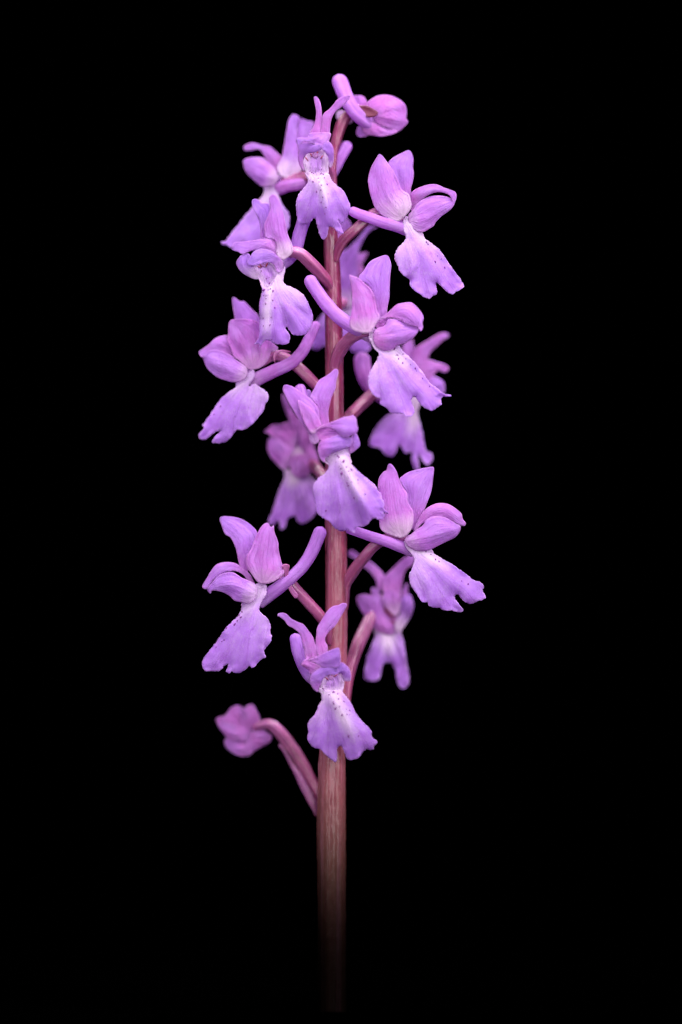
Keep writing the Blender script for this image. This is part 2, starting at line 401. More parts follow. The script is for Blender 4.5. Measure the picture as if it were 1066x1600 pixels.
# ------------------------------------------------------------------ flowers
def flower(label, Z, D, core, parts, pink=0.0):
    x0, y0, s = Z
    q = lambda x, y: (x / s + x0, y / s + y0)
    (cx, cy, cd, cr) = core; c = q(cx, cy); cd -= 7; cr *= .7
    fl = tube('flower', orchid, [(c[0] - .3, c[1] - cr * .9, D + cd), (c[0], c[1], D + cd + .5), (c[0] + .3, c[1] + cr * .9, D + cd)], [cr * .8, cr, cr * .8], M_PETAL, sides=14, pale=.55, tint=.45, step=1)
    fl.matrix_parent_inverse = INV; fl['label'] = label
    last = None; refs = {}
    for p in parts:
        kind = p[0]
        if kind in ('spur', 'ovary'):
            pts, rad = p[1], p[2]; o = p[3] if len(p) > 3 else {}
            path = [(*(q(x, y) if not o.get('px') else (x, y)), d + (0 if o.get('abs') else D)) for x, y, d in pts]
            if kind == 'spur':
                k = o.get('sink', 17)
                path = [(x, y, d - k * max(0, 1 - i / 2.5)) for i, (x, y, d) in enumerate(path)]
                tube('spur', fl, path, rad, M_PETAL, sides=24, groove=o.get('groove', .14), tint=o.get('tint', .55) + pink, root_pale=.6, flat=.92, close0=False)
            else:
                tube('ovary', fl, path, rad, M_OVARY, sides=30, ribs=.06, tint=.8, twist=.05, amax=o.get('amax', 1.0))
        elif kind in ('lip_spots', 'anther_streaks'):
            ref = refs['lip' if kind == 'lip_spots' else 'throat']
            if kind == 'lip_spots': blobs(kind, fl, Z, p[1], ref, M_SPOT, 1.12, elong=1.15)
            else: blobs(kind, fl, Z, p[1], ref, M_RED, 1.1, elong=2.6)
        elif kind == 'column':
            (x, y, d, r, hgt) = p[1]; a = q(x, y)
            tube('column', fl, [(a[0], a[1] - hgt / 2, D + d - 2), (a[0], a[1], D + d), (a[0] + .2, a[1] + hgt / 2, D + d + 1)], [r * .8, r, r * .6], M_PETAL, sides=14, pale=.45, tint=1.1, groove=.3, step=.8)
        else:
            _, flat, mid, d0, d1, b = p[:6]; o = p[6] if len(p) > 6 else {}
            refs[kind] = petal(fl, kind, Z, D, flat, mid, d0, d1, b, o, pink)
    return fl

Z1 = (500, 105, 6.6625)
flower('topmost half-open flower turned away, its raised blunt spur reaching above the spike', Z1, -8, (560, 540, 0, 7), [
 ('ovary', [(150, 850, 0), (185, 720, 0), (240, 570, -4), (320, 480, -8), (430, 450, -6), (570, 468, -3)], [7.5, 8, 8.5, 8, 8, 8], {'amax': .2}),
 ('petal', [170,480,180,545,240,560,300,592,345,570,330,520,240,450,200,452], [330,540,170,490], -16, -18, 3, {'pb': .8, 'pe': 3}),
 ('lateral_sepal', [340,305,400,293,450,303,480,340,497,385,505,450,400,450,350,390], [480,440,370,300], -12, -16, 5, {'pb': 0}),
 ('lateral_sepal', [495,375,540,328,600,295,680,287,760,300,850,350,893,400,905,470,900,530,920,575,880,620,820,668,770,655,700,630,600,590,545,510], [545,500,915,570], 4, -4, 16, {'pb': 0, 'tint': .8, 'curl': 4}),
 ('petal', [480,500,580,550,640,610,720,630,810,668,750,702,640,722,560,714,490,700,440,650,450,570], [520,540,760,690], 2, 4, 7, {'tint': .85, 'pb': .1}),
 ('petal', [400,615,375,680,398,720,440,727,505,712,510,660,455,625], [510,670,380,690], -3, -8, 4, {'tint': .5, 'pb': 0}),
 ('throat', [385,425,420,402,480,402,545,428,605,470,575,512,500,518,440,490], [390,430,590,490], 12, 14, -3, {'deep': 1, 'ruffle': .2, 'flute': .2}),
 ('spur', [(600, 600, 5), (520, 585, 9), (420, 520, 12), (335, 430, 12), (275, 320, 9), (235, 220, 5), (200, 125, 1), (186, 72, 0)], [8, 10.5, 11, 11, 11.5, 12, 12, 12], {'groove': .3}),
])

Z2 = (430, 140, 6.6625)
flower('upper front flower with two thin ears above its hood and a three-lobed spotted lip', Z2, 40, (450, 620, -14, 11), [
 ('ovary', [(600, 1150, -38), (590, 900, -34), (520, 740, -24), (470, 660, -14)], [6, 7, 7, 6]),
 ('spur', [(560, 950, -36), (620, 830, -42), (690, 690, -48), (745, 590, -54), (772, 540, -56)], [7, 8.5, 9, 9.2, 8], {'groove': .22}),
 ('lateral_sepal', [403,85,420,69,440,80,465,120,480,180,487,270,485,350,478,470,450,500,362,460,400,380,420,310,428,230,415,160], [430,470,440,280,418,75], -4, -10, 5, {'pb': .1, 'flute': .3, 'ruffle': .4, 'tilt': .15}),
 ('lateral_sepal', [470,470,485,360,490,280,520,235,560,205,610,150,650,100,720,65,785,55,770,95,720,160,680,190,630,230,590,300,575,370,560,470], [520,460,540,290,640,170,780,60], -3, 0, 5, {'pb': .1, 'flute': .3, 'ruffle': .4}),
 ('throat', [310,700,350,655,430,630,500,630,550,670,570,740,555,800,548,880,440,925,385,945,340,890,305,830,293,750], [430,660,440,920], -8, 2, -9, {}),
 ('column', (420, 690, 2, 5.5, 9)),
 ('lip', [305,860,350,900,390,930,440,905,545,870,590,940,640,995,700,1040,735,1090,760,1150,785,1210,775,1270,745,1340,705,1390,680,1375,650,1350,690,1430,712,1500,650,1480,605,1435,590,1430,560,1430,545,1520,500,1562,460,1500,440,1420,425,1345,400,1345,360,1385,300,1400,245,1380,220,1260,222,1160,245,1090,290,1030,340,970,330,920],
  [440,890,510,1100,545,1440], 6, 2, 7, {'fold': .22, 'ridge': 5, 'w': 10, 'curl': 6}),
 ('petal', [240,580,285,555,400,560,480,570,495,600,470,632,400,655,340,668,305,695,291,740,296,800,305,850,270,820,245,760,235,700,252,640,236,610], [300,800,300,640,470,600], 4, 12, 5, {'pb': .2, 'tint': .2}),
 ('petal', [490,580,545,535,582,560,607,610,613,680,606,760,582,812,560,795,552,710,520,655,490,622], [570,790,580,660,510,600], 2, 11, 5, {'pb': .5, 'tint': .2}),
 ('dorsal_sepal', [360,455,450,443,575,450,574,500,548,550,470,588,400,566,300,535,272,563,240,584,218,540,224,505,260,497,320,500,345,488], [470,470,400,520,240,540], 8, 18, 6, {'tint': .2}),
 ('lip_spots', [(365,850,.8),(382,862,.9,-.5),(400,872,.7),(478,873,1.1),(500,880,1),(513,918,.9),(450,923,.9),(395,958,1.3,-1.1),(460,963,.8),(482,995,.8),(541,985,1.2,-1.1),(433,1063,1.2),(477,1046,1),(550,1085,.6),(497,1120,.9),(480,1173,.9),(530,1225,.8),(518,1293,.9),(460,835,.7),(485,830,.8),(485,797,.6)]),
 ('anther_streaks', [(330,725,1,-.9),(375,682,1.2,-1.2),(400,668,1,-1.4),(437,668,1.2,1.4),(485,705,1.1,1.0)]),
])

Z3 = (340, 170, 6.6625)
flower('soft-focus flower at the upper left, lip spreading behind the flower below it', Z3, -34, (640, 720, 0, 9), [
 ('ovary', [(1160, 850, 30), (1050, 760, 22), (920, 710, 8), (780, 730, 0), (660, 740, 0)], [7, 8, 8, 7.5, 6]),
 ('spur', [(560, 850, 2), (640, 830, 6), (740, 800, 8), (860, 780, 8), (960, 740, 4)], [9, 10, 9.5, 9.5, 9], {'groove': .1, 'tint': .85}),
 ('lateral_sepal', [860,110,885,103,930,122,970,128,1005,150,995,200,985,300,980,430,900,480,840,430,822,300,820,180], [900,470,930,120], -6, -12, 6, {'pb': 0, 'tint': .4}),
 ('lip', [490,815,610,800,640,900,670,980,710,1040,745,1090,752,1180,740,1235,700,1300,600,1400,400,1460,250,1430,140,1445,105,1420,50,1412,38,1388,90,1370,130,1310,220,1200,290,1110,360,1030,440,940,480,870], [540,810,430,1050,90,1400], 0, 6, 8, {'tilt': -.12, 'ext': .35, 'w': 11}),
 ('dorsal_sepal', [270,400,285,380,340,355,400,358,470,380,540,390,580,420,630,465,668,505,660,560,630,670,560,600,500,515,460,450,425,420,370,432,290,437], [630,600,520,430,275,410], -5, -3, 6, {'tint': .5}),
 ('lateral_sepal', [618,620,640,560,668,505,690,400,705,300,725,200,740,120,770,65,800,55,840,75,858,110,828,180,832,300,842,430,862,540,884,630,820,685,730,728,660,695], [740,700,770,400,800,65], 4, -6, 8, {'pb': .95, 'pe': .42, 'tint': .3}),
 ('petal', [268,540,300,515,370,503,460,505,500,530,560,590,620,660,632,730,590,790,530,808,460,808,410,772,330,702,285,642,270,590], [610,740,272,565], 6, 6, 14, {'pb': .75, 'pe': .38}),
])

Z4 = (570, 225, 6.4)
flower('upper right flower in profile, broad pale-based sepal raised and lip hanging outwards', Z4, 28, (430, 760, 0, 9), [
 ('ovary', [(-294, 1190, -20), (-262, 1060, -16), (-205, 960, -10), (-110, 870, -4), (0, 775, -6), (100, 690, -8), (240, 690, -8), (390, 760, -4)], [4, 7.5, 8.5, 8.2, 8, 8, 7.5, 7]),
 ('lateral_sepal', [238,195,262,155,310,120,370,90,435,61,467,85,487,150,482,230,490,280,482,370,462,440,455,530,400,560,330,440,290,300], [420,540,400,280,440,65], -12, -18, 7, {'pb': .1, 'tint': .3, 'curl': 3}),
 ('spur', [(460, 880, 6), (400, 845, 7), (300, 815, 8), (180, 785, 8), (60, 742, 8), (-60, 700, 8), (-160, 655, 8)], [9, 10.5, 9.5, 8.8, 8.5, 8.2, 7.5], {'groove': .08}),
 ('dorsal_sepal', [455,505,500,458,560,428,630,407,690,401,740,410,800,438,870,462,905,480,919,515,907,572,872,558,850,512,800,489,730,481,670,496,610,527,560,572,520,612,482,680,462,660,462,590], [470,650,560,480,720,430,905,540], -4, 2, 6, {'pb': .2, 'curl': 6, 'tilt': .25}),
 ('lip', [378,790,420,720,480,800,570,870,605,945,680,1000,750,1060,800,1130,860,1220,920,1300,970,1370,993,1425,960,1455,920,1475,880,1502,840,1490,790,1445,750,1405,712,1390,718,1440,725,1490,690,1520,650,1542,590,1530,540,1490,480,1450,450,1400,450,1360,400,1320,355,1280,330,1220,298,1140,310,1080,340,1030,390,980,412,930,392,870],
   [460,800,580,920,730,1060,860,1250,980,1420], 6, -4, 13, {'tilt': .18, 'ext': .45, 'w': 11, 'flute': 2.2, 'ruffle': 2.2}),
 ('petal', [440,700,480,665,520,600,580,555,650,525,700,517,760,517,830,530,890,560,902,582,880,632,840,672,770,722,712,782,692,817,640,852,590,879,540,877,490,852,448,792,436,740], [440,750,640,690,895,575], 6, 3, 13, {'pb': .4, 'pe': .3, 'tint': .5}),
 ('lateral_sepal', [150,99,180,120,210,160,240,200,300,290,340,380,372,455,440,500,462,560,466,630,432,692,372,752,320,779,270,766,210,736,150,692,105,642,80,580,55,500,40,420,32,370,45,290,70,220,105,160,135,110], [390,740,220,500,150,105], 10, 6, 15, {'pb': .95, 'pe': .5, 'tint': .6, 'tilt': .10}),
 ('lip_spots', [(618,980,1),(634,1002,1),(728,1118,.7),(765,1148,.7),(705,1178,1.3),(800,1235,1.2)]),
])

Z5 = (355, 300, 6.53)
flower('left flower with an upright pale sepal and open throat over a notched spotted lip', Z5, 44, (540, 730, -10, 9), [
 ('ovary', [(1062, 1050, -40), (1040, 945, -36), (965, 850, -26), (860, 735, -16), (760, 640, -10), (680, 610, -8), (600, 640, -8)], [4, 8, 9.5, 9.8, 9.5, 9, 7]),
 ('spur', [(560, 750, -18), (640, 690, -20), (700, 590, -24), (740, 430, -26), (785, 290, -26), (830, 160, -26)], [7, 7.5, 9.8, 10, 10.2, 10], {'groove': .16, 'tint': .3}),
 ('lateral_sepal', [254,90,280,69,320,78,355,110,420,115,450,200,440,300,430,480,345,480,340,380,320,280,270,180,257,140], [400,480,350,250,265,85], -14, -10, 5, {'pb': 0, 'tint': .1}),
 ('throat', [265,755,330,725,390,710,450,712,500,750,530,820,515,880,475,950,460,990,365,970,340,905,308,855,280,800], [390,730,430,960], -4, 2, -8, {'pb': .8}),
 ('column', (372, 745, 3, 4, 6)),
 ('lip', [305,850,345,900,368,950,420,975,462,940,498,860,515,815,560,800,588,760,594,800,577,870,573,915,600,945,680,980,750,1025,800,1080,840,1160,870,1230,878,1280,865,1340,845,1400,820,1440,790,1458,735,1462,680,1460,645,1430,615,1385,603,1376,600,1400,635,1450,643,1490,625,1545,580,1560,530,1550,480,1545,430,1515,380,1520,335,1590,322,1550,275,1555,320,1490,330,1400,330,1300,328,1200,330,1130,345,1060,358,1000,340,930],
  [450,930,415,1150,400,1540], 6, 0, 8, {'fold': .10, 'ridge': 4.5, 'w': 8, 'ext': .95, 'curl': 5, 'flute': 1.8}),
 ('petal', [150,640,215,625,240,670,212,720,262,750,300,800,327,880,280,889,220,866,150,821,109,770,94,720,113,680], [310,860,200,800,180,650], 0, 6, 7, {'pb': .75, 'pe': .8, 'tint': .15}),
 ('dorsal_sepal', [44,575,60,530,80,511,170,504,280,489,360,477,430,479,482,489,508,530,514,600,495,640,440,615,370,600,280,596,240,603,160,633,110,611,60,596], [500,590,300,530,50,560], 0, 8, 6, {'tint': .35}),
 ('petal', [203,720,230,668,270,609,320,584,390,581,450,599,510,648,560,698,574,750,562,802,535,824,508,816,484,762,450,722,390,723,330,736,270,752,223,746], [545,800,480,680,340,640,215,725], 5, 12, 7, {'pb': .2, 'tint': .05}),
 ('lateral_sepal', [428,60,442,36,465,24,500,38,530,85,555,150,580,240,600,330,620,430,650,500,674,570,672,612,640,652,580,690,530,674,500,620,505,560,490,500,440,475,395,470,380,410,380,330,405,270,425,220,440,170,430,100], [590,660,520,420,460,30], 2, 0, 10, {'pb': 1.0, 'pe': .34, 'tint': .6}),
 ('lip_spots', [(350,806,.8),(402,884,.9,0),(430,872,.7,0),(431,930,1.7),(375,1000,1.6,.6),(420,998,.8),(440,988,1.0,.5),(468,1010,1.3),(375,1055,.8),(400,1055,.5),(420,1050,.5),(398,1088,.9,0),(465,1106,1.1),(393,1138,1.2),(487,1180,1.0),(370,1288,.9),(450,1280,.9),(437,1357,1.0),(372,1365,.8),(455,1505,.8)]),
 ('anther_streaks', [(328,765,.9,-.6),(345,752,1,-1),(380,742,1.2,1.4),(405,742,1,1.2)]),
])

Z6 = (460, 340, 6.6625)
flower('blurred flower mostly hidden behind the stem', Z6, -80, (540, 880, 4, 9), [
 ('ovary', [(410, 1000, 50), (440, 930, 30), (500, 890, 12), (540, 880, 4)], [7, 8, 8, 7]),
 ('lateral_sepal', [420,60,500,-30,560,20,594,85,545,150,475,237,440,235], [450,220,560,20], 26, 24, 4, {'pb': 0, 'tint': .4}),
 ('lip', [460,850,600,850,650,1000,710,1200,792,1345,740,1402,660,1412,600,1392,540,1330,420,1370,330,1330,240,1377,180,1352,190,1250,225,1110,300,1000,400,910], [530,860,490,1380], 0, 0, 8, {'ext': .4, 'w': 14}),
 ('petal', [630,380,700,372,762,363,742,420,702,490,724,540,705,590,640,625,610,500], [630,560,750,370], -4, -6, 5, {'pb': 0, 'tint': .8}),
 ('lateral_sepal', [470,380,560,320,640,240,720,150,760,90,860,95,800,130,740,190,700,270,668,350,658,450,662,560,645,650,610,800,600,930,470,930], [540,920,590,500,840,95], 2, 0, 8, {'pb': .8, 'pe': .25, 'tint': .25}),
])

Z7 = (540, 390, 6.04)
flower('flower right of the stem with a long pale spur crossing in front of the stem', Z7, 52, (250, 760, 0, 9), [
 ('ovary', [(522, 615, -48), (523, 570, -42), (532, 547, -34), (546, 530, -22), (560, 522, -12), (580, 517, -4)], [4, 8.5, 9.8, 9.5, 9, 8], {'px': 1}),
 ('lateral_sepal', [125,270,170,200,230,115,300,75,375,51,407,65,427,120,432,160,422,250,417,350,414,450,397,540,388,620,340,665,305,640,285,520,265,420,215,340], [350,650,340,350,380,55], -10, -16, 9, {'pb': .1, 'tint': .25, 'curl': 4}),
 ('spur', [(582, 528, -1), (566, 518, 0), (550, 509, 0), (528, 494, -2), (510, 475, -4), (496, 456, -7), (480, 431, -10)], [9.5, 11, 11, 10.8, 10.6, 10.3, 9.8], {'px': 1, 'groove': .1, 'tint': .5}),
 ('petal', [275,720,300,660,360,630,420,640,400,690,375,740,310,745], [290,710,410,660], -4, -2, 3, {'tint': .8, 'pb': .1}),
 ('lip', [222,790,262,750,268,850,320,925,420,935,497,902,545,960,620,1030,690,1110,750,1190,800,1260,870,1310,915,1350,995,1377,990,1390,925,1388,900,1420,906,1460,870,1490,810,1519,740,1490,700,1450,665,1400,640,1389,621,1430,640,1480,651,1540,625,1572,590,1576,530,1550,430,1540,380,1490,330,1460,325,1410,280,1390,240,1340,214,1270,225,1170,260,1100,300,1030,315,980,270,930,234,860],
   [300,870,450,960,580,1080,760,1250,900,1390], 6, -2, 14, {'tilt': .16, 'ext': .5, 'w': 13, 'flute': 1.8, 'ruffle': 2}),
 ('petal', [262,800,290,748,370,718,400,662,450,652,520,665,590,705,680,728,692,760,640,832,560,882,480,912,430,947,350,950,298,922,268,870], [275,820,480,790,685,745], 9, 7, 15, {'pb': .15, 'tint': .5}),
 ('dorsal_sepal', [380,608,430,565,480,520,540,502,620,499,672,540,722,600,738,650,727,690,732,730,711,770,694,747,680,727,640,727,580,702,520,667,440,642,380,647,320,672,285,722,273,690,310,650], [300,690,420,600,590,590,715,740], 4, 10, 8, {'tint': .6, 'tilt': .2}),
 ('lateral_sepal', [36,238,60,243,125,268,180,318,230,360,270,430,287,500,302,580,325,632,295,695,242,772,190,792,100,772,53,742,38,690,55,600,62,500,60,400,45,310], [200,760,150,500,45,245], 9, 4, 10, {'pb': .8, 'pe': .3, 'tint': .85, 'tilt': .1}),
 ('lip_spots', [(463,935,1.4),(543,985,1.1),(490,995,1,-.5),(475,1000,.6),(501,1030,1.1),(540,1070,1.2),(612,1085,.7),(570,1030,.6),(660,1120,1.1),(672,1145,.7),(730,1215,.9),(795,1290,.8)]),
])

Z8 = (305, 460, 6.6625)
flower('far left flower in profile facing outwards, lip with two narrow lower lobes', Z8, 2, (570, 800, 0, 9), [
 ('ovary', [(512, 640, 6), (505, 615, 8), (492, 600, 6), (472, 580, 2), (450, 562, -4), (428, 556, -8), (405, 570, -6)], [4, 8, 8.5, 8.5, 8.2, 8, 6], {'px': 1, 'abs': 1}),
 ('lateral_sepal', [384,45,400,29,430,45,465,70,510,71,540,100,600,160,660,220,700,300,720,420,640,480,500,420,420,300,410,230,395,140], [590,600,395,35], -12, -16, 8, {'pb': 0, 'tint': .4}),
 ('bract', [1000,600,940,582,880,580,835,598,812,650,825,700,868,742,838,718,832,655,856,615,920,602], [990,600,830,640,860,735], 6, 8, 1, {'tint': 1.1, 'thick': 2}),
 ('spur', [(392, 598, 6), (408, 589, 8), (430, 579, 9), (455, 567, 8), (472, 550, 6), (484, 528, 2), (496, 502, -4)], [10, 10.5, 10, 9.5, 9, 8.5, 8], {'px': 1, 'groove': .12, 'tint': .75}),
 ('dorsal_sepal', [38,600,80,565,150,513,200,463,260,435,335,425,355,480,395,560,430,650,350,640,290,605,210,590,150,595,95,645,63,652], [420,640,220,530,45,600], -4, 0, 7, {'tint': .5, 'tilt': -.2}),
 ('lip', [425,915,490,880,545,820,600,780,622,850,570,930,560,965,620,930,660,955,740,1010,766,1060,760,1100,730,1140,720,1190,690,1240,620,1330,560,1380,510,1410,430,1415,380,1480,310,1540,190,1551,177,1530,200,1490,267,1424,210,1430,170,1460,110,1511,60,1506,34,1475,45,1440,90,1395,80,1355,130,1290,190,1200,250,1110,310,1050,390,990,424,960],
   [540,850,470,940,330,1060,200,1220,60,1450], 6, -4, 12, {'tilt': -.16, 'ext': .4, 'w': 9, 'flute': 2, 'pb': .75}),
 ('lateral_sepal', [348,330,355,288,385,261,500,254,600,264,670,300,730,420,785,480,842,530,864,560,842,586,792,600,772,660,732,722,660,772,560,782,515,742,460,692,400,642,373,560,333,480,340,430], [600,770,520,520,380,275], 6, 8, 12, {'pb': .5, 'pe': .4, 'tint': .8, 'flute': 2.0}),
 ('petal', [80,652,110,610,160,580,230,577,300,598,380,638,440,688,510,738,545,790,543,850,500,892,420,914,340,902,250,872,180,827,119,762,94,700], [525,840,300,740,85,650], 7, 4, 14, {'pb': .55, 'pe': .3, 'tint': .4}),
 ('lip_spots', [(265,1165,1.1),(195,1248,.8)]),
])

Z9 = (550, 510, 6.6625)
flower('blurred flower behind the spike at the right, two ears pointing away like horns', Z9, -72, (690, 600, 4, 9), [
 ('ovary', [(528, 690, 0), (534, 662, -6), (550, 646, -18), (568, 629, -30), (588, 612, -42), (625, 598, -64), (650, 598, -70)], [4, 8, 9, 9, 8.8, 8, 7], {'px': 1, 'abs': 1}),
 ('spur', [(620, 640, 8), (480, 720, 12), (330, 740, 18), (215, 670, 22), (150, 560, 24), (115, 440, 24), (100, 268, 20)], [8, 9, 9.5, 10, 12, 13.5, 12.5], {'groove': .35, 'tint': .75}),
 ('lateral_sepal', [520,240,550,168,620,130,640,180,652,260,650,400,620,500,540,400], [610,480,600,150], -4, -8, 5, {'pb': 0, 'tint': .7}),
 ('lateral_sepal', [650,240,720,188,800,140,900,80,960,64,1002,80,1002,112,960,132,900,190,822,262,792,340,770,470,690,560,620,480,610,350], [690,520,740,280,985,90], 2, -6, 7, {'pb': 0, 'tint': .7}),
 ('dorsal_sepal', [770,345,880,370,960,393,1003,420,1003,460,960,477,900,458,852,502,790,580,700,570,690,440], [730,500,990,440], 6, 6, 6, {'tint': .8}),
 ('petal', [770,580,840,518,900,538,952,580,967,650,952,705,880,705,780,690,740,640], [760,640,950,640], 8, 6, 8, {'pb': .3, 'tint': .2}),
 ('lip', [400,900,520,860,620,740,700,740,710,820,682,890,717,1030,742,1160,772,1290,832,1328,842,1380,790,1442,748,1410,690,1335,690,1400,702,1480,660,1492,623,1400,623,1312,560,1317,510,1252,490,1235,460,1300,420,1352,360,1342,290,1272,188,1237,188,1180,228,1090,290,1000,350,940], [670,760,640,1000,560,1300], 8, 2, 10, {'ext': .7, 'w': 11, 'tilt': -.1, 'pb': 1.2}),  # lip colour made paler to replace light blocked from this rear flower
], pink=.12)

Z10 = (450, 570, 6.04)
flower('central front flower, its broad heavily spotted lip hanging before the stem', Z10, 64, (330, 690, -14, 9), [
 ('ovary', [(460, 1010, -58), (455, 900, -52), (420, 800, -40), (350, 720, -24), (320, 690, -14)], [4, 7.5, 8, 8, 7]),
 ('spur', [(330, 720, -18), (270, 600, -28), (200, 460, -36), (145, 330, -42), (104, 182, -48)], [7, 8, 8.5, 9, 8.8], {'groove': .1, 'tint': .6}),
 ('lateral_sepal', [180,235,215,245,240,330,240,420,190,400,165,300], [220,400,195,240], -44, -46, 3, {'pb': 0, 'tint': .3}),
 ('lateral_sepal', [213,300,240,240,290,150,350,110,400,75,440,39,470,43,477,75,457,160,452,220,412,310,392,390,382,460,388,545,370,600,320,590,295,490,275,400,235,330], [350,590,340,330,460,45], -8, -14, 8, {'pb': .05, 'tint': .45, 'curl': 4}),
 ('lateral_sepal', [-41,200,-22,189,0,190,60,213,130,263,200,308,252,360,287,420,302,510,318,572,290,610,275,650,295,722,250,748,208,718,190,642,150,582,80,482,20,382,-20,302,-45,240], [250,725,150,480,-35,195], -2, -6, 7, {'pb': .3, 'pe': .22, 'tint': .5}),
 ('lateral_sepal', [92,333,160,366,220,406,272,466,312,560,318,578,270,605,258,650,222,645,182,602,140,520,108,420], [250,650,200,480,95,335], 5, 1, 5, {'pb': .6, 'pe': .2, 'tint': .75}),
 ('petal', [252,625,300,592,400,575,490,620,540,690,400,720,310,720,272,682], [290,690,500,660], -6, -3, -4, {'tint': .95, 'pb': .1}),
 ('throat', [340,900,380,830,450,790,575,770,590,870,600,930,520,950,430,950,380,940], [470,800,490,940], -6, 2, -4, {'pb': 1}),
 ('lip', [348,885,390,850,450,815,572,780,580,870,592,920,640,980,720,1050,780,1100,830,1145,845,1180,880,1220,888,1260,911,1310,905,1355,950,1402,900,1395,888,1385,916,1420,900,1450,860,1460,815,1450,780,1470,760,1500,720,1525,680,1530,640,1540,628,1592,590,1570,560,1555,520,1571,470,1560,430,1530,390,1480,340,1450,300,1420,270,1390,263,1330,245,1260,234,1180,260,1100,300,1060,350,1020,382,970,376,930],
   [490,830,580,1050,700,1270,795,1480], 4, 2, 9, {'fold': .18, 'ridge': 6, 'w': 12, 'ext': .68, 'curl': 6, 'flute': 1.6}),
 ('petal', [590,690,640,646,667,690,681,760,641,805,600,834,578,826,573,780,580,720], [600,740,670,730], 4, 4, 6, {'pb': .1, 'tint': .15}),
 ('petal', [282,790,300,730,350,703,420,683,470,663,540,685,605,690,595,760,540,792,450,822,390,852,352,882,346,922,309,892,286,840], [300,760,420,750,600,730], 6, 11, 10, {'pb': 0, 'tint': .15}),
 ('dorsal_sepal', [385,547,450,525,520,495,590,484,615,474,646,510,652,560,661,605,640,652,600,664,570,684,530,688,490,664,450,628,400,598,350,588,300,603,256,624,290,582], [300,600,450,565,640,560], 8, 14, 7, {'tint': .35, 'tilt': .1}),
 ('lip_spots', [(468,858,1.2,-.8),(481,870,1.4,-.9),(525,910,1.8),(485,960,.8),(501,980,1.3),(508,1025,1.7),(553,963,1.1),(596,986,1,-.7),(605,994,.9,-.7),(575,1003,.9),(585,1027,.6),(572,1062,.8),(600,1107,1),(558,1115,.9),(570,1140,1.1),(661,1087,1.1),(663,1118,.7),(727,1222,1.2),(625,1256,1.3),(360,1376,1),(387,868,.8),(455,920,.5)]),
])

Z11 = (400, 590, 6.6625)
flower('blurred magenta flower behind and left of the central one', Z11, -76, (430, 820, 2, 10), [
 ('ovary', [(800, 1120, 64), (720, 1040, 42), (640, 960, 18), (570, 880, 2), (450, 850, -8)], [6, 8, 8.5, 8.5, 8]),
 ('lateral_sepal', [273,190,290,168,335,240,385,350,470,450,545,560,560,720,450,740,380,560,350,440,308,350,283,270], [490,700,290,180], -4, -8, 8, {'pb': 0, 'tint': .8}),
 ('lateral_sepal', [470,400,560,460,600,600,600,760,500,780,440,600], [540,740,520,430], 0, -4, 6, {'pb': 0, 'tint': .9}),
 ('dorsal_sepal', [88,562,130,528,170,493,250,488,350,458,420,500,430,640,390,790,330,740,220,650,160,612,130,582], [390,700,260,560,95,560], 2, 2, 7, {'tint': .95}),
 ('petal', [118,700,130,650,165,623,230,648,300,698,390,780,370,900,290,958,220,902,160,832,123,760], [330,880,140,680], 5, 4, 11, {'pb': .25, 'tint': .6}),
 ('petal', [500,720,560,690,620,760,655,870,640,960,570,980,520,900], [580,950,570,720], 8, 6, 6, {'pb': .15, 'tint': .9}),
 ('petal', [370,790,440,720,500,780,570,880,580,980,470,1045,390,1010,350,900], [440,760,470,1030], 8, 10, 7, {'pb': .95, 'pe': .25, 'tint': 1.0}),
 ('lip', [300,950,400,980,520,990,600,1060,645,1100,665,1250,642,1390,560,1482,480,1522,430,1492,410,1440,330,1470,302,1562,258,1577,238,1490,170,1542,128,1500,168,1400,208,1270,250,1150,298,1040], [390,960,360,1480], 2, 4, 9, {'ext': .4, 'w': 12, 'flute': 2.5, 'pb': 1.2}),  # rear lip lightened in its colour, as little light reaches it
], pink=.15)

